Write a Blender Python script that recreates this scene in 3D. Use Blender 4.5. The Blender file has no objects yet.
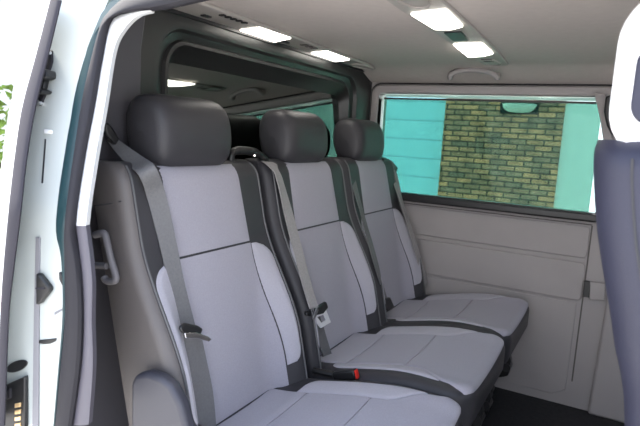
import bpy, bmesh, math, random
from mathutils import Vector, Matrix
random.seed(7)
SC = bpy.context.scene
COL = SC.collection
pi = math.pi

# ------------------------------------------------------------------ camera
F, CX, CY = 548.0, 320.0, 213.0
RW = Matrix(((0.87309795, 0.11905881, -0.47278427),
             (0.48401843, -0.09524701, 0.8698587),
             (0.05853306, -0.98830815, -0.14078663)))
CAM = Vector((1.093, -1.157, 1.163))
cd = bpy.data.cameras.new('camera'); cam = bpy.data.objects.new('camera', cd); COL.objects.link(cam)
cd.sensor_width = 36; cd.lens = F / 640 * 36; cd.clip_start = .02; cd.clip_end = 200
ax, ay, az = RW.col[0], -RW.col[1], -RW.col[2]
cam.matrix_world = Matrix(((ax.x, ay.x, az.x, CAM.x), (ax.y, ay.y, az.y, CAM.y), (ax.z, ay.z, az.z, CAM.z), (0, 0, 0, 1)))
cd.dof.use_dof = True; cd.dof.focus_distance = 1.75; cd.dof.aperture_fstop = 6.3
SC.camera = cam

def at(px, py, g):
    """point where the sight line of a photo pixel meets the surface g(P) = 0"""
    d = RW @ Vector((px - CX, py - CY, F)); d.normalize()
    h = lambda t: g(CAM + d * t)
    a = .3; fa = h(a); t = a
    while t < 12:
        t += .05; fb = h(t)
        if (fa < 0) != (fb < 0):
            lo, hi, fl = t - .05, t, fa
            for _ in range(40):
                m = (lo + hi) / 2; fm = h(m)
                if (fm < 0) == (fl < 0): lo, fl = m, fm
                else: hi = m
            return CAM + d * lo
        fa = fb
    raise ValueError('no hit %s %s' % (px, py))
def PX(v): return lambda p: p.x - v
def PY(v): return lambda p: p.y - v
def PZ(v): return lambda p: p.z - v

# ------------------------------------------------------------------ materials
def mat(name, col, rough=.5, bump=0, bscale=400, spec=.5, metal=0, var=0, vscale=6, emit=0, coat=0, sheen=0):
    m = bpy.data.materials.new(name); m.use_nodes = True
    nt = m.node_tree; b = nt.nodes['Principled BSDF']
    b.inputs['Base Color'].default_value = (*col, 1); b.inputs['Roughness'].default_value = rough
    b.inputs['Specular IOR Level'].default_value = spec; b.inputs['Metallic'].default_value = metal
    b.inputs['Coat Weight'].default_value = coat; b.inputs['Coat Roughness'].default_value = .08
    b.inputs['Sheen Weight'].default_value = sheen
    tc = nt.nodes.new('ShaderNodeTexCoord')
    if var:
        n = nt.nodes.new('ShaderNodeTexNoise'); n.inputs['Scale'].default_value = vscale; n.inputs['Detail'].default_value = 4
        r = nt.nodes.new('ShaderNodeValToRGB')
        r.color_ramp.elements[0].color = (*[c * (1 - var) for c in col], 1); r.color_ramp.elements[1].color = (*[min(1, c * (1 + var)) for c in col], 1)
        r.color_ramp.elements[0].position = .3; r.color_ramp.elements[1].position = .7
        nt.links.new(tc.outputs['Object'], n.inputs['Vector']); nt.links.new(n.outputs['Fac'], r.inputs['Fac'])
        nt.links.new(r.outputs['Color'], b.inputs['Base Color'])
    if bump:
        n = nt.nodes.new('ShaderNodeTexNoise'); n.inputs['Scale'].default_value = bscale; n.inputs['Detail'].default_value = 2
        k = nt.nodes.new('ShaderNodeBump'); k.inputs['Strength'].default_value = bump; k.inputs['Distance'].default_value = .002
        nt.links.new(tc.outputs['Object'], n.inputs['Vector']); nt.links.new(n.outputs['Fac'], k.inputs['Height'])
        nt.links.new(k.outputs['Normal'], b.inputs['Normal'])
    if emit:
        b.inputs['Emission Color'].default_value = (*col, 1); b.inputs['Emission Strength'].default_value = emit
    return m
M = {}
M['leather'] = mat('dark_leather', (.040, .039, .044), .46, .25, 350, var=.08, spec=.35)
M['leather_side_lit'] = mat('leather_side_lit', (.10, .09, .088), .5, .25, 350, var=.06)  # leather with door light on the near seat's side put into its colour
M['fabric'] = mat('grey_fabric', (.352, .342, .392), .85, .35, 900, spec=.2, var=.06, vscale=300, sheen=.1)
M['fabric_pale'] = mat('pale_fabric', (.385, .375, .42), .8, .3, 900, spec=.2, var=.05, vscale=300, sheen=.1)
M['piping'] = mat('piping', (.10, .10, .105), .5)
M['seam'] = mat('seam', (.045, .045, .05), .8)
M['webbing'] = mat('belt_webbing', (.13, .13, .135), .55, .5, 700, var=.1, vscale=200)
M['webbing_pale'] = mat('belt_webbing_pale', (.30, .285, .285), .55, .5, 700, var=.1, vscale=200)
M['black'] = mat('black_plastic', (.012, .012, .013), .4)
M['dark'] = mat('dark_trim', (.035, .036, .037), .45, .15, 500, var=.06)
M['bulk'] = mat('bulkhead_trim', (.020, .0205, .0205), .33, .12, 500)
M['bulkside'] = mat('bulkhead_side_trim', (.062, .060, .070), .5, .12, 500)
M['rubber'] = mat('grey_rubber', (.035, .033, .042), .75, .1, 300, spec=.25)
M['rubber_dark'] = mat('dark_rubber', (.022, .021, .026), .7, .1, 300, spec=.3)
M['teal'] = mat('teal_edge', (.008, .035, .042), .45)  # dark teal band along the jamb beside the door seal
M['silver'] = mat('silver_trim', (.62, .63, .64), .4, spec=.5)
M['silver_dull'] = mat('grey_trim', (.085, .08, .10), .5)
M['groove'] = mat('groove_grey', (.20, .20, .22), .6)
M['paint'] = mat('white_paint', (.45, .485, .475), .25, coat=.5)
M['paint_lit'] = mat('white_paint_lit', (.85, .86, .86), .25, coat=.5)  # same white paint with the bright light on it put into the colour
M['beige'] = mat('beige_trim', (.345, .32, .315), .6, .2, 400, var=.03)
M['beige_dark'] = mat('beige_groove', (.10, .09, .085), .7)
M['head'] = mat('headliner', (.50, .45, .42), .9, .3, 700, spec=.1, var=.03, vscale=40)
M['console'] = mat('console_plastic', (.36, .33, .305), .5, .1, 400)
M['lens'] = mat('lamp_lens', (1.0, .95, .87), .3, emit=4.5)
M['chrome'] = mat('chrome', (.8, .8, .82), .15, metal=1)
M['steel'] = mat('satin_steel', (.75, .75, .78), .4, metal=.3)
M['steel_dark'] = mat('dark_steel', (.08, .08, .085), .3, metal=.8)
M['handle'] = mat('handle_plastic', (.13, .125, .135), .5)
M['red'] = mat('red_button', (.75, .03, .02), .35)
M['carpet'] = mat('floor_carpet', (.018, .018, .02), .9, .8, 250, var=.3, vscale=60)
M['ground'] = mat('paving', (.52, .50, .47), .9, .3, 30, var=.1, vscale=3)
M['navy'] = mat('navy_leather', (.022, .023, .044), .55, .2, 350, var=.05)
M['white_plastic'] = mat('white_plastic', (.9, .9, .9), .35)
M['gold'] = mat('gold_contact', (.9, .65, .35), .3, metal=.6)
M['valance'] = mat('seat_cover_plastic', (.040, .040, .052), .45, .15, 400)
M['white_board'] = None
M['lampbody'] = mat('wall_lamp', (.62, .62, .60), .4)
M['leaf'] = mat('leaf', (.26, .40, .08), .6, var=.5, vscale=3)
M['bark'] = mat('bark', (.10, .07, .05), .9, var=.3)

def brick_mat():
    m = bpy.data.materials.new('brick_wall'); m.use_nodes = True; nt = m.node_tree; b = nt.nodes['Principled BSDF']
    b.inputs['Roughness'].default_value = .9
    tc = nt.nodes.new('ShaderNodeTexCoord'); mp = nt.nodes.new('ShaderNodeMapping'); mp.inputs['Rotation'].default_value = (pi / 2, 0, 0)
    br = nt.nodes.new('ShaderNodeTexBrick'); br.inputs['Scale'].default_value = 1
    br.inputs['Color1'].default_value = (.80, .32, .20, 1); br.inputs['Color2'].default_value = (.30, .18, .16, 1); br.inputs['Mortar'].default_value = (.07, .06, .05, 1)
    br.inputs['Brick Width'].default_value = .19; br.inputs['Row Height'].default_value = .0625; br.inputs['Mortar Size'].default_value = .009
    br.inputs['Bias'].default_value = -.1
    n = nt.nodes.new('ShaderNodeTexNoise'); n.inputs['Scale'].default_value = 9; n.inputs['Detail'].default_value = 3
    mx = nt.nodes.new('ShaderNodeMixRGB'); mx.blend_type = 'MULTIPLY'; mx.inputs['Fac'].default_value = .8
    rp = nt.nodes.new('ShaderNodeValToRGB'); rp.color_ramp.elements[0].position = .3; rp.color_ramp.elements[0].color = (.5, .55, .5, 1)
    rp.color_ramp.elements[1].position = .7; rp.color_ramp.elements[1].color = (1.4, 1.35, 1.2, 1)
    L = nt.links.new
    L(tc.outputs['Object'], mp.inputs['Vector']); L(mp.outputs['Vector'], br.inputs['Vector'])
    L(tc.outputs['Object'], n.inputs['Vector']); L(n.outputs['Fac'], rp.inputs['Fac'])
    L(br.outputs['Color'], mx.inputs['Color1']); L(rp.outputs['Color'], mx.inputs['Color2']); L(mx.outputs['Color'], b.inputs['Base Color'])
    return m
M['brick'] = brick_mat()

def board_mat(name, col, pitch, axis):
    m = bpy.data.materials.new(name); m.use_nodes = True; nt = m.node_tree; b = nt.nodes['Principled BSDF']
    b.inputs['Roughness'].default_value = .5
    tc = nt.nodes.new('ShaderNodeTexCoord'); sp = nt.nodes.new('ShaderNodeSeparateXYZ')
    md = nt.nodes.new('ShaderNodeMath'); md.operation = 'MODULO'; md.inputs[1].default_value = pitch
    ad = nt.nodes.new('ShaderNodeMath'); ad.operation = 'ADD'; ad.inputs[1].default_value = 20 * pitch
    lt = nt.nodes.new('ShaderNodeMath'); lt.operation = 'LESS_THAN'; lt.inputs[1].default_value = .014
    mx = nt.nodes.new('ShaderNodeMixRGB'); mx.inputs['Color1'].default_value = (*col, 1); mx.inputs['Color2'].default_value = (*[c * .62 for c in col], 1)
    L = nt.links.new
    L(tc.outputs['Object'], sp.inputs[0]); L(sp.outputs[axis], ad.inputs[0]); L(ad.outputs[0], md.inputs[0]); L(md.outputs[0], lt.inputs[0])
    L(lt.outputs[0], mx.inputs['Fac']); L(mx.outputs['Color'], b.inputs['Base Color'])
    return m
M['white_board'] = board_mat('pale_blue_boards', (.44, .76, .90), .235, 2)
M['white_door'] = board_mat('white_door_boards', (.86, .84, .84), 1.6, 0)

def glass_mat(name, tint, refl, rcol=(1, 1, 1), rough=0.0):
    m = bpy.data.materials.new(name); m.use_nodes = True; nt = m.node_tree; nt.nodes.clear()
    o = nt.nodes.new('ShaderNodeOutputMaterial'); t = nt.nodes.new('ShaderNodeBsdfTransparent'); t.inputs['Color'].default_value = (*tint, 1)
    g = nt.nodes.new('ShaderNodeBsdfGlossy'); g.inputs['Color'].default_value = (*rcol, 1); g.inputs['Roughness'].default_value = rough
    fr = nt.nodes.new('ShaderNodeFresnel'); fr.inputs['IOR'].default_value = refl
    mx = nt.nodes.new('ShaderNodeMixShader'); L = nt.links.new
    L(fr.outputs[0], mx.inputs[0]); L(t.outputs[0], mx.inputs[1]); L(g.outputs[0], mx.inputs[2]); L(mx.outputs[0], o.inputs[0])
    return m
M['tint_glass'] = glass_mat('tinted_glass', (.38, .55, .49), 1.18)
M['front_dim_glass'] = glass_mat('front_dim_glass', (.48, .50, .50), 1.4)
M['clear_glass'] = glass_mat('clear_glass', (.86, .97, .94), 1.3)
M['bulk_glass'] = glass_mat('bulkhead_glass', (.25, .28, .28), 3.3, (.85, .92, .88))
M['door_glass'] = glass_mat('door_glass', (.5, .55, .55), 5.5)

# ------------------------------------------------------------------ mesh helpers
class MB:
    def __init__(s): s.v = []; s.f = []
    def add(s, verts, faces):
        o = len(s.v); s.v += [tuple(p) for p in verts]; s.f += [tuple(i + o for i in f) for f in faces]; return s
    def box(s, lo, hi):
        x0, y0, z0 = lo; x1, y1, z1 = hi
        return s.add([(x0, y0, z0), (x1, y0, z0), (x1, y1, z0), (x0, y1, z0), (x0, y0, z1), (x1, y0, z1), (x1, y1, z1), (x0, y1, z1)],
                     [(0, 3, 2, 1), (4, 5, 6, 7), (0, 1, 5, 4), (1, 2, 6, 5), (2, 3, 7, 6), (3, 0, 4, 7)])
    def loft(s, rings, cap=True, closed=True):
        n = len(rings[0]); o = len(s.v)
        for r in rings: s.v += [tuple(p) for p in r]
        for i in range(len(rings) - 1):
            for j in range(n if closed else n - 1):
                k = (j + 1) % n
                s.f.append((o + i * n + j, o + i * n + k, o + (i + 1) * n + k, o + (i + 1) * n + j))
        if cap:
            s.f.append(tuple(o + j for j in reversed(range(n)))); s.f.append(tuple(o + (len(rings) - 1) * n + j for j in range(n)))
        return s
    def tube(s, pts, r, n=10, cap=True):
        pts = [Vector(p) for p in pts]; rr = r if isinstance(r, (list, tuple)) else [r] * len(pts)
        up = Vector((0, 0, 1)); rings = []
        for i, p in enumerate(pts):
            t = (pts[min(i + 1, len(pts) - 1)] - pts[max(i - 1, 0)]).normalized()
            a = t.cross(up)
            if a.length < 1e-3: a = t.cross(Vector((1, 0, 0)))
            a.normalize(); b = a.cross(t); up = b
            rings.append([p + (a * math.cos(q) + b * math.sin(q)) * rr[i] for q in [2 * pi * k / n for k in range(n)]])
        return s.loft(rings, cap)
    def prism(s, poly, off):
        """poly: list of 3D points (planar outline); off: thickness vector"""
        n = len(poly); a = [Vector(p) for p in poly]; b = [p + Vector(off) for p in a]
        return s.add(a + b, [tuple(reversed(range(n))), tuple(range(n, 2 * n))] + [(i, (i + 1) % n, n + (i + 1) % n, n + i) for i in range(n)])
    def build(s, name, m, parent=None, bevel=0, seg=2, smooth=True, sub=0):
        me = bpy.data.meshes.new(name); me.from_pydata(s.v, [], s.f); me.update()
        bm = bmesh.new(); bm.from_mesh(me); bmesh.ops.recalc_face_normals(bm, faces=bm.faces); bm.to_mesh(me); bm.free()
        me.materials.append(M[m] if isinstance(m, str) else m)
        o = bpy.data.objects.new(name, me); COL.objects.link(o)
        if bevel:
            md = o.modifiers.new('bevel', 'BEVEL'); md.width = bevel; md.segments = seg; md.limit_method = 'ANGLE'; md.angle_limit = math.radians(35)
        if sub:
            md = o.modifiers.new('sub', 'SUBSURF'); md.levels = sub; md.render_levels = sub
        if smooth:
            for p in me.polygons: p.use_smooth = True
            if hasattr(me, 'set_sharp_from_angle'): me.set_sharp_from_angle(angle=math.radians(38))
        if parent: o.parent = parent
        return o
def tag(o, label=None, cat=None, group=None, kind=None):
    if label: o['label'] = label
    if cat: o['category'] = cat
    if group: o['group'] = group
    if kind: o['kind'] = kind
    return o
def empty(name, loc, label, cat, group=None):
    o = bpy.data.objects.new(name, None); COL.objects.link(o); o.location = loc; o.empty_display_size = .05
    return tag(o, label, cat, group)
def struct(o, label=None, cat=None): return tag(o, label, cat, kind='structure')
def put(o, root):
    """parent o (built in world space) under root, keeping its place"""
    o.parent = root
    o.matrix_parent_inverse = Matrix.Translation(-Vector(root.location)) if root.type == 'EMPTY' else Matrix()
    return o
def resample(pts, n):
    pts = [Vector(p) for p in pts]; d = [0]
    for a, b in zip(pts, pts[1:]): d.append(d[-1] + (b - a).length)
    out = []
    for i in range(n):
        t = d[-1] * i / (n - 1); k = 0
        while k < len(d) - 2 and d[k + 1] < t: k += 1
        u = (t - d[k]) / max(1e-9, d[k + 1] - d[k]); out.append(pts[k].lerp(pts[k + 1], min(1, max(0, u))))
    return out
def spline(pts, n):
    """Catmull-Rom through pts"""
    P = [Vector(p) for p in pts]; P = [P[0] * 2 - P[1]] + P + [P[-1] * 2 - P[-2]]; fine = []
    for i in range(1, len(P) - 2):
        for k in range(12):
            t = k / 12; a, b, c, d = P[i - 1:i + 3]
            fine.append(.5 * ((2 * b) + (c - a) * t + (2 * a - 5 * b + 4 * c - d) * t * t + (3 * b - a - 3 * c + d) * t ** 3))
    fine.append(P[-2]); return resample(fine, n)
def band(left, right, g, thick, n=40, bulge=0, m=6, lift=0, out=Vector((0.35, -1, 0))):
    """strip between two photo outlines laid on surface g, thick behind, bulging outwards"""
    L = spline([(a, b, 0) for a, b in left], n); R_ = spline([(a, b, 0) for a, b in right], n)
    out = out.normalized(); rings = []
    for l, r in zip(L, R_):
        A = at(l.x, l.y, g); B = at(r.x, r.y, g); ring = []
        for k in range(m + 1):
            u = k / m; ring.append(A.lerp(B, u) + out * (lift + bulge * math.sqrt(max(0, 1 - (2 * u - 1) ** 2))))
        ring.append(B - out * thick); ring.append(A - out * thick); rings.append(ring)
    return MB().loft(rings)
def rrect(a0, b0, a1, b1, r, k=6):
    pts = []
    for cx, cy, s in ((a1 - r, b1 - r, 0), (a0 + r, b1 - r, 1), (a0 + r, b0 + r, 2), (a1 - r, b0 + r, 3)):
        for i in range(k + 1):
            q = (s + i / k) * pi / 2; pts.append((cx + r * math.cos(q), cy + r * math.sin(q)))
    return pts
def ribbon(pts, nrm, width, th=.0018, n=60):
    P = spline(pts, n); N = spline(nrm, n) if len(nrm) == len(pts) else [Vector(nrm[0])] * n
    W = width if isinstance(width, (list, tuple)) else [width, width]; rings = []
    for i, p in enumerate(P):
        t = (P[min(i + 1, n - 1)] - P[max(i - 1, 0)]).normalized(); nn = N[i].normalized(); s = t.cross(nn).normalized(); nn = s.cross(t)
        u = i / (n - 1) * (len(W) - 1); k = min(int(u), len(W) - 2); w = (W[k] + (W[k + 1] - W[k]) * (u - k)) / 2
        rings.append([p - s * w - nn * th, p + s * w - nn * th, p + s * w + nn * th, p - s * w + nn * th])
    return MB().loft(rings)

def sstep(a, b, x):
    t = min(1, max(0, (x - a) / (b - a))); return t * t * (3 - 2 * t)

# ================================================================== SETTING : van shell
CZ = 1.5
struct(MB().box((-.14, -.42, -.08), (2.3, 1.56, 0)).build('floor', 'carpet', smooth=False))
struct(MB().box((-30, -40, -.62), (40, 40, -.5)).build('ground', 'ground', smooth=False))

# headliner: flat middle, curving down to both rails
def ceil_z(y):
    c = .57; a = abs(y - c)
    return CZ - .058 * sstep(.66, .92, a) - .02 * max(0, a - .80)
ys = [-.31 + i * (1.50 + .31) / 50 for i in range(51)]
rings = [[Vector((x, y, ceil_z(y))) for y in ys] + [Vector((x, y, 1.62)) for y in reversed(ys)] for x in (-.30, 2.3)]
struct(MB().loft(rings).build('ceiling', 'head'))

# far wall : lower panel carrier, posts and header round the window
WX0, WX1, WZ0, WZ1 = -.03, 1.022, .893, 1.392
wf = MB()
wf.box((-.14, 1.5, 0), (2.3, 1.57, .86))
wf.add(*[[(x, y, z) for x in (-.14, 2.3) for (y, z) in ((1.5, .85), (1.46, WZ0), (1.57, WZ0), (1.57, .85))],
         [(0, 1, 2, 3), (7, 6, 5, 4), (0, 4, 5, 1), (1, 5, 6, 2), (2, 6, 7, 3), (3, 7, 4, 0)]])
wf.box((-.14, 1.46, WZ0), (WX0, 1.57, WZ1)); wf.box((WX1, 1.46, WZ0), (1.36, 1.57, WZ1))
wf.box((-.14, 1.46, WZ1), (2.3, 1.57, 1.6))
wall_far = struct(wf.build('wall_far', 'beige', smooth=False))
# pressed trim panels with grooves
for (x0, z0, x1, z1, r) in ((-.1, .692, 1.0, .836, .02), (-.1, .498, 1.0, .672, .02)):
    p = [(x, 1.5, z) for x, z in rrect(x0, z0, x1, z1, r)]
    MB().prism(p, (0, -.010, 0)).build('trim_panel', 'beige', wall_far, bevel=.005, seg=3)
MB().prism([(x, 1.5, z) for x, z in rrect(-.1, .672, .995, .692, .006)], (0, -.004, 0)).build('trim_rib', 'beige', wall_far, bevel=.003)
MB().prism([(x, 1.5, z) for x, z in ((-.1, .04), (.93, .04), (.985, .075), (.985, .488), (-.1, .488))], (0, -.007, 0)).build('trim_panel', 'beige', wall_far, bevel=.005, seg=3)
for x0, z0, x1, z1 in ((1.003, .12, 1.009, .84), (-.1, .841, 1.006, .846)):
    MB().box((x0, 1.4985, z0), (x1, 1.501, z1)).build('trim_groove', 'beige_dark', wall_far)

# window in the far wall
w1 = MB()
oi, ii = rrect(-.068, .868, 1.05, 1.432, .05, 8), rrect(WX0, WZ0, WX1, WZ1, .03, 8)
n = len(oi)
rr = [[Vector((x, 1.46, z)) for x, z in oi], [Vector((x, 1.448, z)) for x, z in rrect(-.062, .876, 1.045, 1.427, .047, 8)],
      [Vector((x, 1.446, z)) for x, z in rrect(-.045, .888, 1.034, 1.41, .038, 8)], [Vector((x, 1.452, z)) for x, z in ii], [Vector((x, 1.5, z)) for x, z in ii]]
for i in range(len(rr) - 1): pass
w1.loft(rr, cap=False)
win1 = struct(w1.build('window_1', 'beige'))
g = MB(); ring = [Vector((x, 1.4575, z)) for x, z in rrect(-.072, .864, 1.054, 1.437, .053, 8)]
g.tube(ring + [ring[0], ring[1]], .0042, 6, cap=False).build('gap_seal', 'black', win1)
MB().box((WX0 + .020, 1.488, WZ0), (WX1 - .036, 1.493, WZ1 - .021)).build('tinted_screen', 'tint_glass', win1, smooth=False)
MB().box((WX0, 1.456, WZ0 - .012), (WX1, 1.486, WZ0 + .006)).build('lower_seal', 'black', win1)
MB().box((WX0 + .02, 1.480, WZ1 - .030), (WX1 - .03, 1.496, WZ1 - .021)).build('rail_gap', 'black', win1)
MB().box((WX0, 1.497, WZ0), (WX1, 1.502, WZ1)).build('window_pane', 'clear_glass', win1, smooth=False)
MB().box((WX0 + .018, 1.504, WZ1 - .017), (WX1 - .03, 1.512, WZ1 - .004)).build('outer_rail', 'paint_lit', win1)
MB().box((-.055, 1.440, .866), (1.03, 1.452, .894)).build('lower_band', 'black', win1, bevel=.003)

# lower column of the trim towards the front seat
col = MB().prism([(1.085, 1.5, 0), (1.36, 1.5, 0), (1.36, 1.5, .9), (1.115, 1.5, .9), (1.10, 1.5, .5)], (0, -.035, 0)).build('trim_1', 'beige', None, bevel=.012, seg=3)
struct(col)
MB().prism([at(a, b, PY(1.44)) for a, b in ((594, 92), (606, 95), (612, 120), (612, 145), (604, 145), (600, 118))], (0, -.02, 0)).build('pillar_cover', 'beige', col, bevel=.004)
MB().prism([at(a, b, PY(1.41)) for a, b in ((606, 97), (613, 95), (620, 130), (612, 136), (607, 126), (604, 112))], (0, -.03, 0)).build('belt_anchor_cover', 'black', col, bevel=.006)
# latch on the wall
lt = empty('panel_latch', (1.04, 1.5, .55), 'small beige flap latch with dark recess on the far side trim panel', 'latch')
put(MB().prism([at(a, b, PY(1.493)) for a, b in ((590, 281), (606, 283), (605, 300), (589, 299))], (0, -.014, 0)).build('flap', 'beige', bevel=.004), lt)
put(MB().prism([at(a, b, PY(1.490)) for a, b in ((584.5, 280), (590, 281), (589.5, 297), (583.5, 296))], (0, -.016, 0)).build('recess', 'black', bevel=.002), lt)

# rear bulkhead behind the seats, with its window
BX = -.075
bo = rrect(-.32, 0, 1.53, 1.53, .004, 10); bi = rrect(0.0, .74, 1.28, 1.437, .10, 10)
b = MB()
b.loft([[Vector((BX - .05, y, z)) for y, z in bo], [Vector((BX, y, z)) for y, z in bo], [Vector((BX + .008, y, z)) for y, z in rrect(-.03, .70, 1.31, 1.458, .12, 10)],
        [Vector((BX + .004, y, z)) for y, z in rrect(-.01, .73, 1.29, 1.444, .105, 10)], [Vector((BX - .012, y, z)) for y, z in bi],
        [Vector((BX - .022, y, z)) for y, z in rrect(.035, .77, 1.25, 1.418, .09, 10)]], cap=False)
wall_rear = struct(b.build('wall_rear', 'bulk'))
# raised left cheek with a vertical seam
ck = [(-.32, .0), (-.075, .0), (-.075, 1.36), (-.06, 1.46), (-.04, 1.5), (-.32, 1.5)]
MB().prism([(BX, y, z) for y, z in ck], (.012, 0, 0)).build('cheek_panel', 'bulkside', wall_rear, bevel=.006, seg=3)
f = MB()
K = [(.030, .765, 1.255, 1.420, .09, -.022), (.036, .771, 1.249, 1.414, .086, -.012), (.046, .781, 1.239, 1.404, .08, -.012), (.052, .787, 1.233, 1.398, .077, -.022), (.066, .795, 1.215, 1.352, .05, -.060)]
f.loft([[Vector((BX + dx, y, z)) for y, z in rrect(a, bb, c, d, r, 10)] for a, bb, c, d, r, dx in K], cap=False)
win2 = struct(f.build('window_2', 'bulk'))
MB().add([(BX + x + k, y, z) for k in (0, -.005) for y, x, z in ((.05, -.012, .785), (1.245, -.012, .785), (1.245, -.064, 1.405), (.05, -.064, 1.405))], [(0, 1, 2, 3), (7, 6, 5, 4), (0, 4, 5, 1), (1, 5, 6, 2), (2, 6, 7, 3), (3, 7, 4, 0)]).build('window_pane', 'bulk_glass', win2, smooth=False)
# cargo space behind the bulkhead
cg = MB()
cg.box((-2.2, -.36, -.05), (-.2, 1.5, 0)); cg.box((-2.2, -.33, 0), (-.2, -.29, 1.5)); cg.box((-2.2, 1.5, 0), (-.2, 1.54, 1.5)); cg.box((-2.24, -.36, 0), (-2.2, 1.5, 1.5)); cg.box((-2.2, -.36, 1.5), (-.301, 1.5, 1.54))
struct(cg.build('wall_cargo', 'dark', smooth=False))

# near side of the door opening : pillar jamb, seals, trim strips, open sliding door
def gy(z): return -.43 + .28 * max(0, z - .98)
g_open = lambda p: p.y - gy(p.z)
g_jamb = lambda p: p.y - (gy(p.z) + .19 * (p.x - .08))
strip_l = [(50, 0), (36, 54), (22, 107), (14, 160), (8, 214), (3, 270), (0, 319), (-4, 426)]
strip_r = [(61, 0), (48, 54), (35, 107), (26, 160), (20, 214), (13, 270), (8, 319), (4, 426)]
teal_l = [(112, 0), (99, 18), (91, 35), (80, 66), (71, 103), (65, 150), (58.5, 200), (56.5, 232), (61, 254), (63, 285), (63, 319), (59, 369), (54, 426)]
seal_l = [(175, -14), (128, -4), (104, 18), (99, 35), (91, 66), (83, 103), (76, 150), (69, 200), (66, 232), (66, 254), (66, 285), (66, 319), (61, 369), (56, 426)]
seal_r = [(215, -3), (165, 8), (126, 13), (110, 21), (101, 61), (94, 103), (85, 150), (77, 200), (74, 232), (78, 256), (81, 285), (82, 319), (80, 364), (72, 426)]
silv_l = [(150, 8), (126, 12), (110, 21), (101, 61), (94, 103), (85, 150), (77, 200), (74, 226)]
silv_r = [(150, 11), (136, 15), (122, 29), (112, 50), (103, 105), (95, 150), (87, 200), (84, 226)]
trim_l = [(74, 226), (78, 256), (81, 285), (82, 319), (80, 364), (71, 426)]
trim_r = [(84, 226), (88, 256), (90.5, 285), (90, 319), (91, 369), (87, 426)]
jl = [(a - 3, b_) for a, b_ in strip_r]; jl[0] = (60, -12)
jr = [(114, -12), (93, 35), (82, 66), (73, 103), (67, 150), (60, 200), (58, 232), (61, 254), (64, 285), (64, 319), (60, 369), (56, 426)]
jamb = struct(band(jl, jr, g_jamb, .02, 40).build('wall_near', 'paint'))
OUT = Vector((.35, -1, 0))
band(teal_l, seal_l, g_open, .012, 50, bulge=.003, lift=.002).build('teal_edge', 'teal', jamb)
sl = band(seal_l, seal_r, g_open, .012, 60, bulge=.012, m=10, lift=.002).build('door_seal', 'rubber_dark', jamb)
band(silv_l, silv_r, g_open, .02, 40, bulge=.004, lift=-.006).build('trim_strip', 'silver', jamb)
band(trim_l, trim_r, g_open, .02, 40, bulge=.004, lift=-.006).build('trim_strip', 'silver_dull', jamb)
# details on the jamb
n_j = Vector((.19, -1, 0)).normalized()
def jplate(name, m, pts, th, parent=jamb, bevel=.003): return MB().prism([at(a, b_, g_jamb) for a, b_ in pts], n_j * th).build(name, m, parent, bevel=bevel)
jplate('groove_strip', 'groove', [(37, 237), (41, 237), (40, 319), (39.5, 426), (33.5, 426), (35, 319)], .004, bevel=.001)
jplate('slot', 'black', [(45.3, 139), (46.3, 139), (43.2, 183), (42, 183)], .002, bevel=0)
jplate('small_bead', 'paint_lit', [(45, 129), (53, 130), (53, 134), (45, 134)], .004)
jplate('slot', 'black', [(39, 340), (57, 338), (56.5, 341), (51, 343.5), (44, 344), (39, 343)], .003)
jplate('press_line', 'groove', [(55, 312), (63, 308), (63, 310), (55, 315)], .002, bevel=0)
rb = jplate('rubber_buffer', 'black', [(40.5, 272), (44, 273), (54, 286), (54, 290), (44, 303), (40.5, 303.5)], .014, bevel=.004)
jplate('buffer_rib', 'rubber', [(41, 286), (50, 286), (50, 287.5), (41, 287.5)], .016, rb, .0005)
jplate('clip', 'black', [(61, 271), (64, 272), (66.5, 283), (65, 286), (61.5, 279)], .008)
hole = [(19 + 11 * math.cos(q) * .97 - 0 * q, 366 + 5.6 * math.sin(q) - 3.2 * math.cos(q)) for q in [2 * pi * k / 24 for k in range(24)]]
jplate('oval_plug', 'black', [(a - 1.5, b_) for a, b_ in hole], .003)
# contact block
cb = empty('contact_block', at(17, 400, g_jamb), 'black contact block with four brass contacts low on the white door pillar', 'connector')
put(jplate('housing', 'black', [(5, 385), (29, 374.5), (29, 426), (4, 426)], .012, None), cb)
for k in range(4):
    yy = 401 + k * 6.6
    put(jplate('contact', 'gold', [(20, yy), (25.5, yy - 1), (25.5, yy + 3.2), (20, yy + 4)], .015, None, .001), cb)
put(jplate('cap', 'rubber_dark', [(9, 388), (16, 385), (17, 396), (9, 398)], .017, None, .004), cb)
# catch on the seal
ca = empty('door_catch', at(47, 85, g_jamb), 'black metal door catch bolted to the white pillar beside the grey seal', 'catch')
put(jplate('mount_plate', 'rubber_dark', [(49, 49), (54, 51), (54, 62), (50, 76), (47, 95), (43, 106), (39, 106), (40, 96), (45, 75)], .006, None, .003), ca)
put(jplate('striker', 'black', [(47, 69), (57, 72), (57, 79), (53, 81), (46, 80)], .03, None, .004), ca)
put(jplate('striker', 'black', [(41, 88), (50, 90), (54, 92), (51, 95), (41, 95)], .03, None, .004), ca)
put(jplate('bolt', 'black', [(45, 77), (50, 79), (48, 90), (43, 89)], .014, None, .003), ca)
for (a, b_) in ((51.5, 54), (42, 103)):
    p = at(a, b_, g_jamb); put(MB().tube([p, p + n_j * .012], .006, 10).build('screw_head', 'chrome'), ca)

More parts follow.
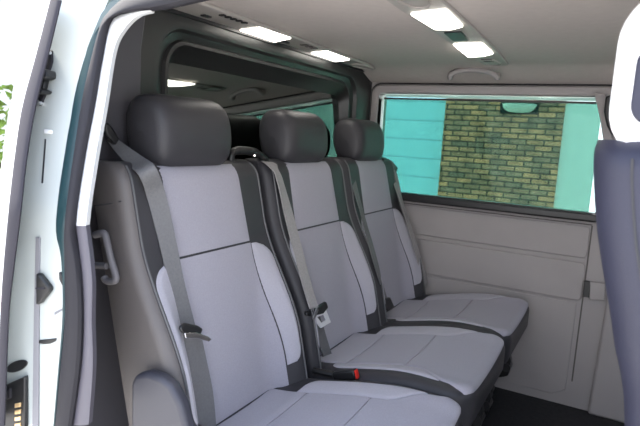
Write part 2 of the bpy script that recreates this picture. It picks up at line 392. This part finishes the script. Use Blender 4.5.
# open sliding door seen past the pillar
g_door = lambda p: p.y - (-.50 + .28 * max(0, p.z - .98))
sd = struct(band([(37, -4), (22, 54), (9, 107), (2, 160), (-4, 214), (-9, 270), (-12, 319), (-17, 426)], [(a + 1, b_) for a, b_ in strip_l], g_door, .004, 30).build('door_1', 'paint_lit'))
band(strip_l, strip_r, g_door, .004, 50, bulge=.004, m=8).build('edge_seal', 'rubber', sd)
p0 = [(x, gy(z) - .075, z) for (x, z) in ((-1.3, .95), (-.2, .95), (-.13, 1.2), (-.09, 1.45), (-1.3, 1.45))]
dgl = MB(); 
dl = [at(a, b_, g_door) for a, b_ in ((38, -4), (23, 54), (10, 107), (3, 160), (-3, 214), (-7, 255))]
dgl.loft([[p, p + Vector((-1.2, 0, 0)), p + Vector((-1.2, .006, 0)), p + Vector((0, .006, 0))] for p in dl]).build('door_window', 'door_glass', sd)
dl2 = [at(a, b_, g_door) for a, b_ in ((-7, 255), (-9, 270), (-12, 319), (-17, 426))]
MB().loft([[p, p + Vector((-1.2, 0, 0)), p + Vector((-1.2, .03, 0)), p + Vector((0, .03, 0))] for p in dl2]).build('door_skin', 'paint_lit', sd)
w3 = struct(MB().add([(2.31, -.40, .95), (2.31, 1.5, .95), (2.28, 1.5, 1.52), (2.28, -.40, 1.52)], [(0, 1, 2, 3)]).build('window_3', 'front_dim_glass', smooth=False))  # unseen windscreen, its tint added to dim light from the front
struct(MB().box((1.36, 1.50, WZ0), (2.3, 1.505, WZ1)).build('window_4', 'front_dim_glass', smooth=False))  # unseen front side glass, tinted to cut the light further
# header over the door opening (outside the frame, carries the roof)
struct(MB().box((2.3, -.42, -.08), (2.36, 1.56, .95)).build('unseen_front_wall', 'dark', smooth=False))  # unseen front end, added to block low light into the cabin
struct(MB().box((1.42, -.47, -.08), (2.3, -.42, .95)).build('unseen_front_door', 'paint', smooth=False))  # unseen closed front door, added to keep low light out
struct(MB().box((.30, -.38, 1.43), (2.3, -.30, 1.6)).build('trim_2', 'dark', smooth=False))
struct(MB().box((-.14, -.42, 0), (-.12, -.30, 1.1)).build('trim_3', 'dark', smooth=False))

# ================================================================== CEILING FITTINGS
def plate(pts, z, th=.012): return MB().prism([(x, y, z) for x, y in pts], (0, 0, -th))
con = empty('overhead_console', (0, .68, CZ), 'long beige overhead console with two lamps above the seat headrests', 'console')
put(plate([(-.072, -.02), (.062, -.03), (.055, .28), (.045, .67), (.032, 1.16), (.0, 1.36), (-.035, 1.395), (-.06, 1.37), (-.068, 1.0)], CZ + .002, .014).build('console_body', 'console', bevel=.006, seg=3), con)
for q in (((-.053, .330), (.040, .31), (.044, .49), (-.060, .545)), ((-.055, .80), (.036, .765), (.028, .985), (-.062, 1.03))):
    put(plate(q, CZ - .010, .007).build('lamp_lens', 'lens', bevel=.003), con)
for k in range(5):
    y = .125 + k * .026; put(MB().box((.026, y, CZ - .016), (.046, y + .013, CZ - .011)).build('vent_slot', 'black', bevel=.002), con)
for y in (.17, .60):
    put(MB().box((-.030, y - .06, CZ - .017), (-.012, y - .025, CZ - .011)).build('switch', 'black', bevel=.003), con)
for k in range(3):
    y = .62 + k * .035; put(MB().box((.0, y, CZ - .015), (.03, y + .018, CZ - .011)).build('vent_slot', 'beige_dark', bevel=.002), con)
p = [(-.012 + .035 * math.cos(q), 1.21 + .1 * math.sin(q), CZ - .013) for q in [2 * pi * k / 24 for k in range(25)]]
put(MB().tube(p + [p[1]], .005, 6, cap=False).build('recess_ring', 'console'), con)

put(MB().box((-.067, -.06, CZ - .022), (-.060, 1.37, CZ - .002)).build('edge_gap', 'black'), con)
lc = empty('ceiling_light_strip', (.6, .65, CZ), 'second beige ceiling lamp strip with two lit panels right of the console', 'ceiling light')
put(plate([(.545, .12), (.675, .10), (.668, .5), (.652, .95), (.632, 1.24), (.59, 1.275), (.545, 1.24), (.535, .7)], CZ + .004, .012).build('lamp_housing', 'console', bevel=.005, seg=3), lc)
for q in (((.560, .255), (.662, .228), (.652, .43), (.612, .462), (.563, .452)), ((.546, .715), (.643, .705), (.636, .915), (.59, .965), (.530, .975))):
    put(plate(q, CZ - .007, .007).build('lamp_lens', 'lens', bevel=.003), lc)
put(plate([(.572, .515), (.627, .507), (.617, .648), (.562, .655)], CZ - .007, .005).build('speaker_grille', 'black', bevel=.002), lc)
for sc_, yy in ((1, 1.15),):
    p = [(.578 + .036 * math.cos(q), yy + .085 * math.sin(q), CZ - .009) for q in [2 * pi * k / 24 for k in range(25)]]
    put(MB().tube(p + [p[1]], .005, 6, cap=False).build('recess_ring', 'console'), lc)
p = [(.612 + .036 * math.cos(q), .125 + .075 * math.sin(q), CZ - .009) for q in [2 * pi * k / 24 for k in range(25)]]
put(MB().tube(p + [p[1]], .004, 6, cap=False).build('recess_ring', 'console'), lc)
put(MB().box((.56, 1.06, CZ - .012), (.60, 1.12, CZ - .007)).build('vent_slot', 'beige_dark', bevel=.002), lc)

gh = empty('grab_handle', (.45, 1.22, 1.47), 'beige grab handle on the ceiling edge above the brick-view window', 'handle')
hp = [at(a, b_, PY(1.30)) for a, b_ in ((449, 78), (451, 74.5), (458, 71.5), (472, 70), (486, 71.5), (494, 74.5), (496, 78))]
hp[0] += Vector((0, .02, .0)); hp[-1] += Vector((0, .02, .0))
put(MB().tube(spline(hp, 30), .011, 10).build('grip', 'beige'), gh)
for k in (0, -1): put(MB().tube([hp[k], hp[k] + Vector((0, .01, .02))], .014, 10).build('mount', 'console'), gh)

# ================================================================== REAR SEATS
def Xc(z): return .09 + .235 * (1.06 - z)
def bol(u, z):
    a = abs(u); return (.0 + .075 * sstep(.90, .56, z)) * sstep(.145, .252, a)
def front(u, z):
    a = abs(u); r = .034; HB = .280
    rnd = 0 if a < HB - r else r - math.sqrt(max(0, r * r - min(r, a - (HB - r)) ** 2))
    return Xc(z) + bol(u, z) - rnd
def drop_top(z): return 0 if z < 1.022 else (.05 - math.sqrt(max(0, .05 ** 2 - min(.05, z - 1.022) ** 2)))
US = [.280 * math.sin(pi / 2 * (-1 + i / 22)) for i in range(45)]
def make_backrest(root):
    rings = []
    for z in [.34 + .68 * i / 34 for i in range(35)] + [1.022 + .05 * math.sin(pi / 2 * i / 12) for i in range(13)]:
        d = drop_top(z); k = 1 - .3 * d / .28
        fr = [Vector((front(u, z) - d * .9, u * (1 - d * 1.3), z)) for u in US]
        bk = Xc(z) - .125 + d * .5; e = .280 * (1 - d * 1.3)
        back = [Vector((bk + .03, e, z)), Vector((bk + .008, e - .008, z)), Vector((bk, e - .03, z)), Vector((bk, 0, z)), Vector((bk, -e + .03, z)), Vector((bk + .008, -e + .008, z)), Vector((bk + .03, -e, z))]
        rings.append(fr + back)
    br = MB().loft(rings).build('backrest', 'leather', root)
    br.data.materials.append(M['leather_side_lit'])
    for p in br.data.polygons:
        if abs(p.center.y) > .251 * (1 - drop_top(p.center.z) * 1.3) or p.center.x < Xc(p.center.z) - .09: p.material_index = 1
    def sheet(name, m, zs, ul, ur, off=.004, parent=br, nu=14):
        """upholstery panel lying on the backrest between edges ul(z), ur(z)"""
        R_ = []
        for z in zs:
            a, b_ = ul(z), ur(z); row = []
            for k in range(nu + 1):
                t = k / nu; u = a + (b_ - a) * t; ed = min(t, 1 - t) * abs(b_ - a); pz = min(z - zs[0], zs[-1] - z)
                o = off * math.sqrt(min(1, ed / .008)) * math.sqrt(min(1, (pz + .0008) / .008))
                row.append(Vector((front(u, z) - drop_top(z) * .9 + o, u, z)))
            R_.append(row + [Vector((p.x - .012, p.y, p.z)) for p in reversed(row)])
        return MB().loft(R_).build(name, m, parent)
    zr = lambda a, b_, n_=22: [a + (b_ - a) * i / n_ for i in range(n_ + 1)]
    ue = lambda z: .152 + .010 * (1.06 - z) / .23
    le = lambda z: .164 + .036 * sstep(.832, .48, z)
    sheet('upper_panel', 'fabric', zr(.838, 1.062), lambda z: -ue(z), ue)
    sheet('lower_panel', 'fabric', zr(.40, .832), lambda z: -le(z), le)
    def so(z):
        t = min(1, max(0, (.832 - z) / .055)); b_ = min(1, max(0, (z - .465) / .05))
        return le(z) + .004 + max(.001, (.240 - le(z)) * math.sqrt(max(0, 1 - (1 - t) ** 2)) * math.sqrt(max(0, 1 - (1 - b_) ** 2)))
    si = lambda z: le(z) + .003
    sheet('side_strip', 'fabric_pale', zr(.465, .83, 36), si, so, .005, nu=6)
    sheet('side_strip', 'fabric_pale', zr(.465, .83, 36), lambda z: -so(z), lambda z: -si(z), .005, nu=6)
    for s in (-1, 1):
        pts = [Vector((front(.250, z) - drop_top(z) * .9 + .001, s * .2505 * (1 - drop_top(z) * 1.3), z)) for z in zr(.38, 1.064, 44)]
        MB().tube(pts, .0028, 6).build('piping', 'piping', br)
        pl = [Vector((bk_x, s * .2808, z)) for z, bk_x in ((.36, Xc(.36) - .06), (1.02, Xc(1.02) - .06))]
        # seam across the side face
        MB().tube([Vector((Xc(1.0) - .10, s * .2802, .965)), Vector((Xc(1.0) - .05, s * .2802, .975)), Vector((front(.275, .985), s * .2765, .985))], .0016, 5).build('side_seam', 'seam', br)
    return br
def make_headrest(root):
    W, T, H = .151, .078, .097; rings = []; c = Vector((.026, -.012, 1.148))
    for i in range(25):
        t = -1 + 2 * i / 24; t = math.copysign(abs(t) ** .45, t); k = (max(0, 1 - abs(t) ** 8)) ** (1 / 2.5); k = max(k, .02)
        ring = []
        for j in range(28):
            q = 2 * pi * j / 28; e = 2 / 2.5
            cx = math.copysign(abs(math.cos(q)) ** e, math.cos(q)); cz = math.copysign(abs(math.sin(q)) ** e, math.sin(q))
            kk = .25 + .75 * k if k > .02 else .02
            ring.append(c + Vector((cx * T * k + .010 * cz * -1, t * W, cz * H * (.18 + .82 * k if k > .03 else .02))))
        rings.append(ring)
    h = MB().loft(rings).build('headrest', 'leather', root)
    for s in (-1, 1):
        MB().tube([Vector((.03, s * .06, 1.0)), Vector((.01, s * .06, 1.1))], .006, 10).build('headrest_post', 'chrome', h)
    return h
def tz(u, x):
    """height of the cushion top"""
    z = .392 + .075 * sstep(.2, .66, x) + .012 * sstep(.16, .24, abs(u)) - .006 * max(0, 1 - (abs(u) / .16) ** 2)
    return z
CX0, CX1, CHW, CR = .20, .805, .282, .07
def cd_in(x, u):
    """distance inside the cushion outline"""
    a = abs(x - (CX0 + CX1) / 2) - (CX1 - CX0) / 2 + CR; b_ = abs(u) - CHW + CR
    return -(math.hypot(max(a, 0), max(b_, 0)) + min(max(a, b_), 0) - CR)
def ctop(u, x):
    d = max(0, cd_in(x, u)); r = .036
    return tz(u, x) - (r - math.sqrt(max(0, r * r - (r - d) ** 2)) if d < r else 0)
def make_cushion(root):
    rings = []
    def outline(ins):
        P = rrect(CX0 + ins, -CHW + ins, CX1 - ins, CHW - ins, CR - ins, 10); out = []
        for k, (a, b_) in enumerate(P):
            c, d = P[(k + 1) % len(P)]; m = 20 if k % 11 == 10 else 1
            out += [(a + (c - a) * q / m, b_ + (d - b_) * q / m) for q in range(m)]
        return out
    for ins, zb in ((.03, .29), (.008, .298), (0, .32), (0, .36)):
        rings.append([Vector((x, u, zb + .055 * sstep(.2, .6, x))) for x, u in outline(ins)])
    for ins in (0, .0015, .005, .010, .017, .025, .036, .055):
        rings.append([Vector((x, u, ctop(u, x))) for x, u in outline(ins)])
    o = outline(.055); cx = (CX0 + CX1) / 2
    for k in range(1, 10):
        t = 1 - k / 10; rings.append([Vector((cx + (x - cx) * t, u * t, tz(u * t, cx + (x - cx) * t))) for x, u in o])
    cu = MB().loft(rings).build('cushion', 'leather', root)
    def umax(x):
        u = CHW
        while u > .01 and cd_in(x, u) < .006: u -= .001
        return u
    def pad(name, m, xs, ul, ur, off=.005, nu=44):
        R_ = []
        for x in xs:
            lim = umax(x); a, b_ = max(-lim, ul(x)), min(lim, ur(x)); row = []
            for k in range(nu + 1):
                t = .5 - .5 * math.cos(pi * k / nu); u = a + (b_ - a) * t; ed = min(t, 1 - t) * abs(b_ - a); e2 = min(x - xs[0], xs[-1] - x)
                o_ = off * math.sqrt(min(1, ed / .008)) * math.sqrt(min(1, (e2 + .0008) / .008))
                nx = max(0, (.036 - cd_in(x, u)) / .036) if x > .74 else 0
                row.append(Vector((x + o_ * nx, u, ctop(u, x) + o_ * (1 - .3 * nx) + .0006)))
            R_.append(row + [Vector((p.x - (.008 if p.x > .77 else 0), p.y, p.z - .014)) for p in reversed(row)])
        return MB().loft(R_).build(name, m, cu)
    rng = lambda a, b_, n_: [a + (b_ - a) * i / n_ for i in range(n_ + 1)]
    ce = lambda x: .166 + .078 * sstep(.60, .72, x) + .014 * sstep(.72, .76, x)
    pad('seat_panel', 'fabric', rng(.215, .365, 10), lambda x: -ce(x), ce)
    pad('seat_panel', 'fabric', rng(.3668, .565, 14), lambda x: -ce(x), ce)
    pad('seat_panel', 'fabric', rng(.5668, .70, 24) + [.70 + .0975 * math.sin(pi / 2 * k / 22) for k in range(1, 23)], lambda x: -ce(x), ce)
    def co(x):
        a = min(1, max(0, (x - .33) / .05)); b_ = min(1, max(0, (.72 - x) / .10))
        return ce(x) + .004 + max(.001, max(.001, .232 + .010 * sstep(.55, .7, x) - ce(x)) * math.sqrt(max(0, 1 - (1 - a) ** 2)))
    ci = lambda x: ce(x) + .0025
    pad('side_strip', 'fabric_pale', rng(.33, .70, 40), ci, co, .005, 6)
    pad('side_strip', 'fabric_pale', rng(.33, .70, 40), lambda x: -co(x), lambda x: -ci(x), .005, 6)
    return cu
def make_seat(loc, label):
    root = empty('rear_seat', (0, 0, 0), label, 'seat', 'row of three rear seats')
    make_backrest(root); make_headrest(root); make_cushion(root)
    bf = MB().box((.20, -.25, .19), (.70, .25, .31)).build('base_frame', 'black', root, bevel=.02)
    for s in (-1, 1):
        for x in (.28, .64):
            lg = MB().prism([(x - .03, s * .22 - .02, .2), (x + .03, s * .22 - .02, .2), (x + .05, s * .22 - .02, .0), (x - .04, s * .22 - .02, .0)], (0, .04, 0)).build('leg', 'black', root, bevel=.008)
            MB().tube([(x + .025, s * .22 - .03, .035), (x + .025, s * .22 + .03, .035)], .026, 14).build('foot_clamp', 'black', lg)
    for s in (-1, 1):
        br_ = MB().prism([(.66, s * .215 - .022, .30), (.735, s * .215 - .022, .27), (.755, s * .215 - .022, .20), (.75, s * .215 - .022, .13), (.71, s * .215 - .022, .11), (.66, s * .215 - .022, .2)], (0, .044, 0)).build('front_bracket', 'black', root, bevel=.008)
        MB().tube([(.738, s * .215 - .03, .17), (.738, s * .215 + .03, .17)], .02, 14).build('bracket_bolt', 'steel_dark', br_)
    MB().box((.25, .238, .468), (.262, .245, .492)).build('fabric_tag', 'fabric_pale', root)
    root.location = loc
    return root
def kids(o): return [c for c in bpy.data.objects if c.parent == o]
def copy_tree(o, parent=None):
    c = o.copy(); COL.objects.link(c)
    if parent: c.parent = parent
    for ch in kids(o): copy_tree(ch, c)
    return c
seat = make_seat((0, .0, 0), 'grey rear seat nearest the open door, with grey plastic hinge cover at its side')
labs = ['middle rear seat of the row, grey fabric with dark leather edges', 'rear seat furthest from the door, against the beige side panel']
for i in (1, 2):
    c = copy_tree(seat); c.location = (0, (0, .59, 1.155)[i], 0); c['label'] = labs[i - 1]
    b_ = [k for k in kids(c) if k.name.startswith('backrest')][0]; b_.data = inner if i == 2 else b_.data.copy(); inner = b_.data; inner.materials[1] = M['leather']  # inner sides take the dark leather: shade between seats, done by colour
# plastic hinge cover at the near seat's outer side
hc = MB().prism([at(a, b_, PY(-.320)) for a, b_ in ((130, 383), (134, 375), (146, 373), (160, 378), (170, 386), (180, 405), (189, 440), (150, 470), (130, 470))], (0, .034, 0)).build('hinge_cover', 'valance', bevel=.012, seg=4)
hc.parent = seat
def buckle(root, loc, tilt, red):
    b_ = MB().prism([(-.012, 0, -.05), (.012, 0, -.05), (.016, 0, .03), (-.016, 0, .03)], (0, .026, 0)).build('buckle', 'black', root, bevel=.005)
    b_.location = loc; b_.rotation_euler = (0, tilt, 0)
    MB().box((-.014, .003, .028), (.014, .023, .034)).build('release_button', 'red' if red else 'dark', b_, bevel=.003)
    MB().tube([(0, .013, -.04), (-.02, .013, -.12)], .010, 8).build('buckle_stalk', 'black', b_)
p = at(346, 376, PY(.29)); buckle(seat, (p.x, .290, p.z), 1.25, True)
# grab handle beside the near seat
sh = empty('pull_handle', (.04, -.28, .86), 'grey plastic pull handle beside the backrest nearest the door', 'handle')
hp = [at(a, b_, PY(-.300)) for a, b_ in ((95, 235), (103, 233), (106, 238), (111, 260), (116, 277), (114, 281), (107, 281), (104, 277))]
put(MB().tube(spline(hp, 40), .0085, 10).build('grip', 'handle'), sh)
put(MB().tube([at(94, 265, PY(-.295)), at(107, 266, PY(-.298))], .008, 8).build('mount', 'handle'), sh)

# ================================================================== SEAT BELTS
def surf(off, y0): return lambda p: p.x - (front(max(-.279, min(.279, p.y - y0)), min(1.06, max(.36, p.z))) + off)
def tongue(root, px, py, g, ang, s=1):
    pass
# near belt
b1 = empty('seat_belt', at(108, 135, PY(-.27)), 'grey seat belt running over the near seat from the dark wall guide', 'seat belt', 'seat belts of the rear row')
g0 = surf(.012, 0)
pts = [at(110, 138, PX(-.045)), at(120, 148, PX(.0)), at(135, 161, PX(.06)), at(147, 171, surf(.03, 0)), at(156, 195, g0), at(166, 235, g0), at(177, 285, g0), at(189, 330, surf(.02, 0))]
nr = [Vector(q) for q in ((.6, -.8, .3), (.6, -.8, .3), (.6, -.6, .5), (.9, -.3, .4), (1, -.15, .25), (1, -.1, .25), (1, -.1, .25), (1, -.1, .25))]
put(ribbon(pts, nr, [.020, .040, .046, .044, .042, .042], n=80).build('webbing', 'webbing'), b1)
g1 = surf(.016, 0)
for dx, off in ((-4, .014), (4, .022)):
    lo = [at(190 + dx, 332, surf(off, 0)), at(196 + dx, 360, surf(off, 0)), at(203 + dx, 395, surf(off, 0)), at(206 + dx, 426, surf(off, 0)), at(207 + dx, 440, surf(off, 0))]
    put(ribbon(lo, [Vector((1, -.2, .2))] * 5, .036, n=30).build('webbing', 'webbing'), b1)
gp = [at(a, b_, PX(-.035)) for a, b_ in ((101, 124), (105, 122), (112, 131), (118, 142), (117, 147), (111, 144), (103, 134))]
put(MB().prism(gp, (.02, -.006, 0)).build('wall_guide', 'black', bevel=.005), b1)
def flat(off): return lambda p: p.x - (Xc(p.z) + off)
gt = flat(.055)
tp = put(MB().prism([at(a, b_, gt) for a, b_ in ((178, 326), (183, 322), (196, 325), (201, 328), (199, 333), (186, 336), (179, 331))], (.010, -.002, 0)).build('latch_plate', 'black', bevel=.004), b1)
put(MB().prism([at(a, b_, flat(.064)) for a, b_ in ((184, 333), (196, 332), (208, 336.5), (211, 339), (208, 341.5), (196, 338), (185, 338))], (.003, 0, 0)).build('metal_tongue', 'chrome', bevel=.001), b1)
# middle belt
b2 = empty('seat_belt', at(258, 160, PX(.05)), 'pale seat belt crossing the middle seat, metal latch hanging open', 'seat belt', 'seat belts of the rear row')
h2 = surf(.012, .59); s2 = flat(.06)
pts = [at(262, 160, PX(.03)), at(272, 165, PX(.09)), at(279, 178, h2), at(288, 212, h2), at(299, 255, h2), at(307, 285, h2), at(314, 308, surf(.02, .59))]
put(ribbon(pts, [Vector(q) for q in ((.2, 0, 1), (.6, -.1, .8), (1, -.1, .3), (1, -.1, .25), (1, -.1, .25), (1, -.1, .25), (1, -.1, .25))], [.046, .046], n=70).build('webbing', 'webbing_pale'), b2)
lo = [at(a, b_, surf(.016, .59)) for a, b_ in ((315, 312), (319, 328), (324, 345), (328, 358))]
put(ribbon(lo, [Vector((1, -.2, .2))] * 4, .044, n=30).build('webbing', 'webbing'), b2)
put(MB().prism([at(a, b_, s2) for a, b_ in ((304, 311), (312, 308), (324, 301), (326, 307), (321, 313), (309, 316), (304, 315))], (.012, -.002, 0)).build('latch_plate', 'black', bevel=.004), b2)
q = MB()
oo = [at(a, b_, flat(.066)) for a, b_ in ((310, 315), (325, 309), (330, 322), (320, 328))]; c = sum(oo, Vector()) / 4
q.loft([[p for p in oo], [c + (p - c) * .45 for p in oo], [c + (p - c) * .45 + Vector((.004, 0, 0)) for p in oo], [p + Vector((.004, 0, 0)) for p in oo], [p for p in oo]], cap=False)
put(q.build('metal_tongue', 'steel', bevel=.0008), b2)
# shoulder guide loop between near and middle seats
lp = [at(a, b_, PX(.05)) for a, b_ in ((231, 165), (231, 156), (235, 151), (248, 151), (258, 154), (266, 160))]
put(MB().tube(spline(lp, 30), [.012] * 8 + [.014] * 14 + [.012] * 8, 10).build('shoulder_guide', 'black'), b2)
p = at(254, 156, PX(.066)); put(MB().tube([p, p + Vector((.004, -.002, .002))], .0035, 10).build('screw_head', 'chrome'), b2)
# far belt on the wall side
b3 = empty('seat_belt', at(392, 163, PX(.06)), 'grey seat belt at the wall side of the furthest seat, below the window', 'seat belt', 'seat belts of the rear row')
h3 = surf(.014, 1.155)
pts = [at(386, 161, PX(.05)), at(392, 169, PX(.07)), at(398, 190, h3), at(408, 222, h3), at(417, 252, h3), at(426, 285, h3)]
put(ribbon(pts, [Vector(q) for q in ((.3, 0, 1), (.8, 0, .7), (1, -.3, .3), (1, -.3, .25), (1, -.3, .25), (1, -.3, .25))], .044, n=50).build('webbing', 'webbing_pale'), b3)
put(MB().prism([at(a, b_, PX(.065)) for a, b_ in ((381, 158), (389, 160), (396, 168), (394, 172), (387, 167), (381, 164))], (.014, 0, 0)).build('shoulder_guide', 'black', bevel=.004), b3)
# belt between middle and far seats
b4 = empty('seat_belt', at(340, 165, PX(.06)), 'dark seat belt strap lying in the gap between middle and furthest seats', 'seat belt', 'seat belts of the rear row')
h4 = surf(.010, 1.155)
pts = [at(343, 160, PX(.05)), at(349, 168, PX(.075)), at(357, 195, h4), at(368, 235, h4), at(379, 275, h4), at(388, 308, h4)]
put(ribbon(pts, [Vector(q) for q in ((.3, 0, 1), (.8, 0, .7), (1, -.2, .3), (1, -.2, .25), (1, -.2, .25), (1, -.2, .25))], .034, n=50).build('webbing', 'webbing'), b4)
put(MB().prism([at(a, b_, flat(.05)) for a, b_ in ((381, 299), (388, 297), (392, 306), (386, 311), (382, 307))], (.012, 0, 0)).build('latch_plate', 'black', bevel=.003), b4)

# ================================================================== FRONT SEAT at the right edge
fs = empty('front_seat', (1.35, -.06, 0), 'dark blue leather front seat seen from its side at the right edge', 'seat')
FY = -.30
edge = [(601, 139, 1), (597.5, 150, 1), (597, 175, 1), (598.5, 205, 1), (601, 235, 1), (606, 270, 1), (612, 304, 1), (616, 330, 1), (619, 353, 1), (625, 380, 1), (628, 400, 1), (629, 426, 1), (630, 470, 1)]
rings = []
for a, b_, _ in edge:
    p = at(a, b_, PY(FY + .035)); rings.append(p - Vector((.006, 0, 0)))
prof = resample(rings, 40); R_ = []
for i, p in enumerate(prof):
    t = i / 39; x0 = p.x; x1 = x0 + .13 + .05 * t; r = .06; top = 0
    if i < 3: top = (.03, .012, .003)[i]
    y0, y1 = FY + top, FY + .50 - top; ring = []
    for cx, cy, s in ((x1 - r, y1 - r, 0), (x0 + r, y1 - r, 1), (x0 + r, y0 + r, 2), (x1 - r, y0 + r, 3)):
        for k in range(7):
            q = (s + k / 6) * pi / 2; ring.append(Vector((cx + r * math.cos(q), cy + r * math.sin(q), p.z)))
    R_.append(ring)
bkf = put(MB().loft(R_).build('backrest', 'navy'), fs)
pp = [Vector((p.x + .05, FY + .001, p.z)) for p in prof[2:]]
sm = MB().tube(pp, .002, 6).build('piping', 'seam'); put(sm, fs); sm.name = 'piping'
put(MB().box((1.22, FY, .34), (1.78, FY + .5, .47)).build('cushion', 'navy', bevel=.04, seg=4), fs)
put(MB().box((1.25, FY + .04, 0), (1.7, FY + .46, .34)).build('base_frame', 'black', bevel=.02), fs)
# white rounded headrest with dark inset
HX0, HX1, HZ0, HZ1 = 1.066, 1.26, 1.146, 1.395
o1 = rrect(HX0, HZ0, HX1, HZ1, .08, 8); i1 = rrect(HX0 + .026, HZ0 + .055, HX1 - .026, HZ1 - .08, .03, 8)
hd = MB().loft([[Vector((x, FY + .03, z)) for x, z in rrect(HX0 + .008, HZ0 + .008, HX1 - .008, HZ1 - .008, .072, 8)], [Vector((x, FY + .04, z)) for x, z in o1],
                [Vector((x, FY + .28, z)) for x, z in o1], [Vector((x, FY + .30, z)) for x, z in rrect(HX0 + .008, HZ0 + .008, HX1 - .008, HZ1 - .008, .072, 8)]]).build('headrest', 'white_plastic')
put(hd, fs); hd['label'] = 'white rounded headrest'
put(MB().prism([(x, FY + .032, z) for x, z in i1], (0, -.006, 0)).build('headrest_pad', 'navy', bevel=.004), fs)
for y in (FY + .12, FY + .24):
    put(MB().tube([(1.12, y, 1.10), (1.13, y, 1.20)], .007, 10).build('headrest_post', 'chrome'), fs)

# ================================================================== OUTSIDE
BY = 5.5
pil = MB().box((-.88, BY, -.5), (.46, BY + .6, 3.2)).build('brick_pillar', 'brick', smooth=False)
tag(pil, 'brown brick wall section seen through the far window', 'wall')
gd = MB().box((-4.5, BY + .06, -.5), (-.88, BY + .2, 3.2)).build('boarded_door', 'white_board', smooth=False)
tag(gd, 'pale blue horizontally boarded door left of the brick wall', 'door')
wd = MB().box((.46, BY + .03, -.5), (3.4, BY + .15, 3.2)).build('plain_door', 'white_door', smooth=False)
tag(wd, 'plain white door right of the brick wall', 'door')
wl = empty('wall_lamp', (-.02, BY, 1.6), 'half-round lamp fixed on the brick wall', 'lamp')
R_ = []
for k in range(9):
    q = pi / 2 * k / 8; w = .19 * math.cos(q) ** .6 if k < 8 else .02; d = .13 * math.cos(q) if k < 8 else .01; z = 1.645 - .10 * math.sin(q)
    R_.append([Vector((-.02 + w * math.cos(a), BY - d * math.sin(a), z)) for a in [pi * j / 12 for j in range(13)]] )
put(MB().loft(R_).build('shade', 'lampbody'), wl)
put(MB().box((-.23, BY - .02, 1.53), (.19, BY, 1.68)).build('back_plate', 'black', bevel=.005), wl)
def tree(x, y, h, r, label, seed):
    rnd = random.Random(seed); root = empty('tree', (x, y, -.5), label, 'tree')
    MB().tube([(0, 0, 0), (.05, .02, h * .35), (0, .05, h * .7)], [.16, .12, .05], 10).build('trunk', 'bark', root)
    m = MB()
    for k in range(1500):
        u = Vector((rnd.gauss(0, 1), rnd.gauss(0, 1), rnd.gauss(0, 1))).normalized() * r * rnd.uniform(.55, 1.05)
        c = Vector((u.x, u.y, h * .62 + u.z * h * .32 / r)); a = Vector((rnd.gauss(0, 1), rnd.gauss(0, 1), rnd.gauss(0, 1))).normalized(); b_ = a.orthogonal().normalized(); s = rnd.uniform(.07, .16)
        m.add([c - a * s, c + b_ * s * .5, c + a * s, c - b_ * s * .5], [(0, 1, 2, 3)])
    m.build('crown', 'leaf', root, smooth=False)
tree(-7.6, -4.9, 5.0, 1.5, 'leafy green tree at the far left edge beside the open door', 3)

# ================================================================== LIGHT
w = bpy.data.worlds.new('world'); SC.world = w; w.use_nodes = True; nt = w.node_tree
bg = nt.nodes['Background']; bg.inputs['Strength'].default_value = 1.5
tc = nt.nodes.new('ShaderNodeTexCoord'); sp = nt.nodes.new('ShaderNodeSeparateXYZ'); rp = nt.nodes.new('ShaderNodeValToRGB')
rp.color_ramp.elements[0].position = .0; rp.color_ramp.elements[0].color = (1, 1, 1, 1)
rp.color_ramp.elements[1].position = .6; rp.color_ramp.elements[1].color = (.62, .74, 1, 1)
nt.links.new(tc.outputs['Generated'], sp.inputs[0]); nt.links.new(sp.outputs['Z'], rp.inputs['Fac']); nt.links.new(rp.outputs['Color'], bg.inputs['Color'])
sun = bpy.data.lights.new('sun', 'SUN'); sun.energy = 9; sun.angle = math.radians(8); sun.color = (1, .95, .88)
so_ = bpy.data.objects.new('sun', sun); COL.objects.link(so_); so_.rotation_euler = (0, math.radians(-40), 0)

SC.view_settings.view_transform = 'Standard'; SC.view_settings.look = 'None'; SC.view_settings.gamma = 1
SC.view_settings.use_curve_mapping = False; SC.view_settings.exposure = 1.1
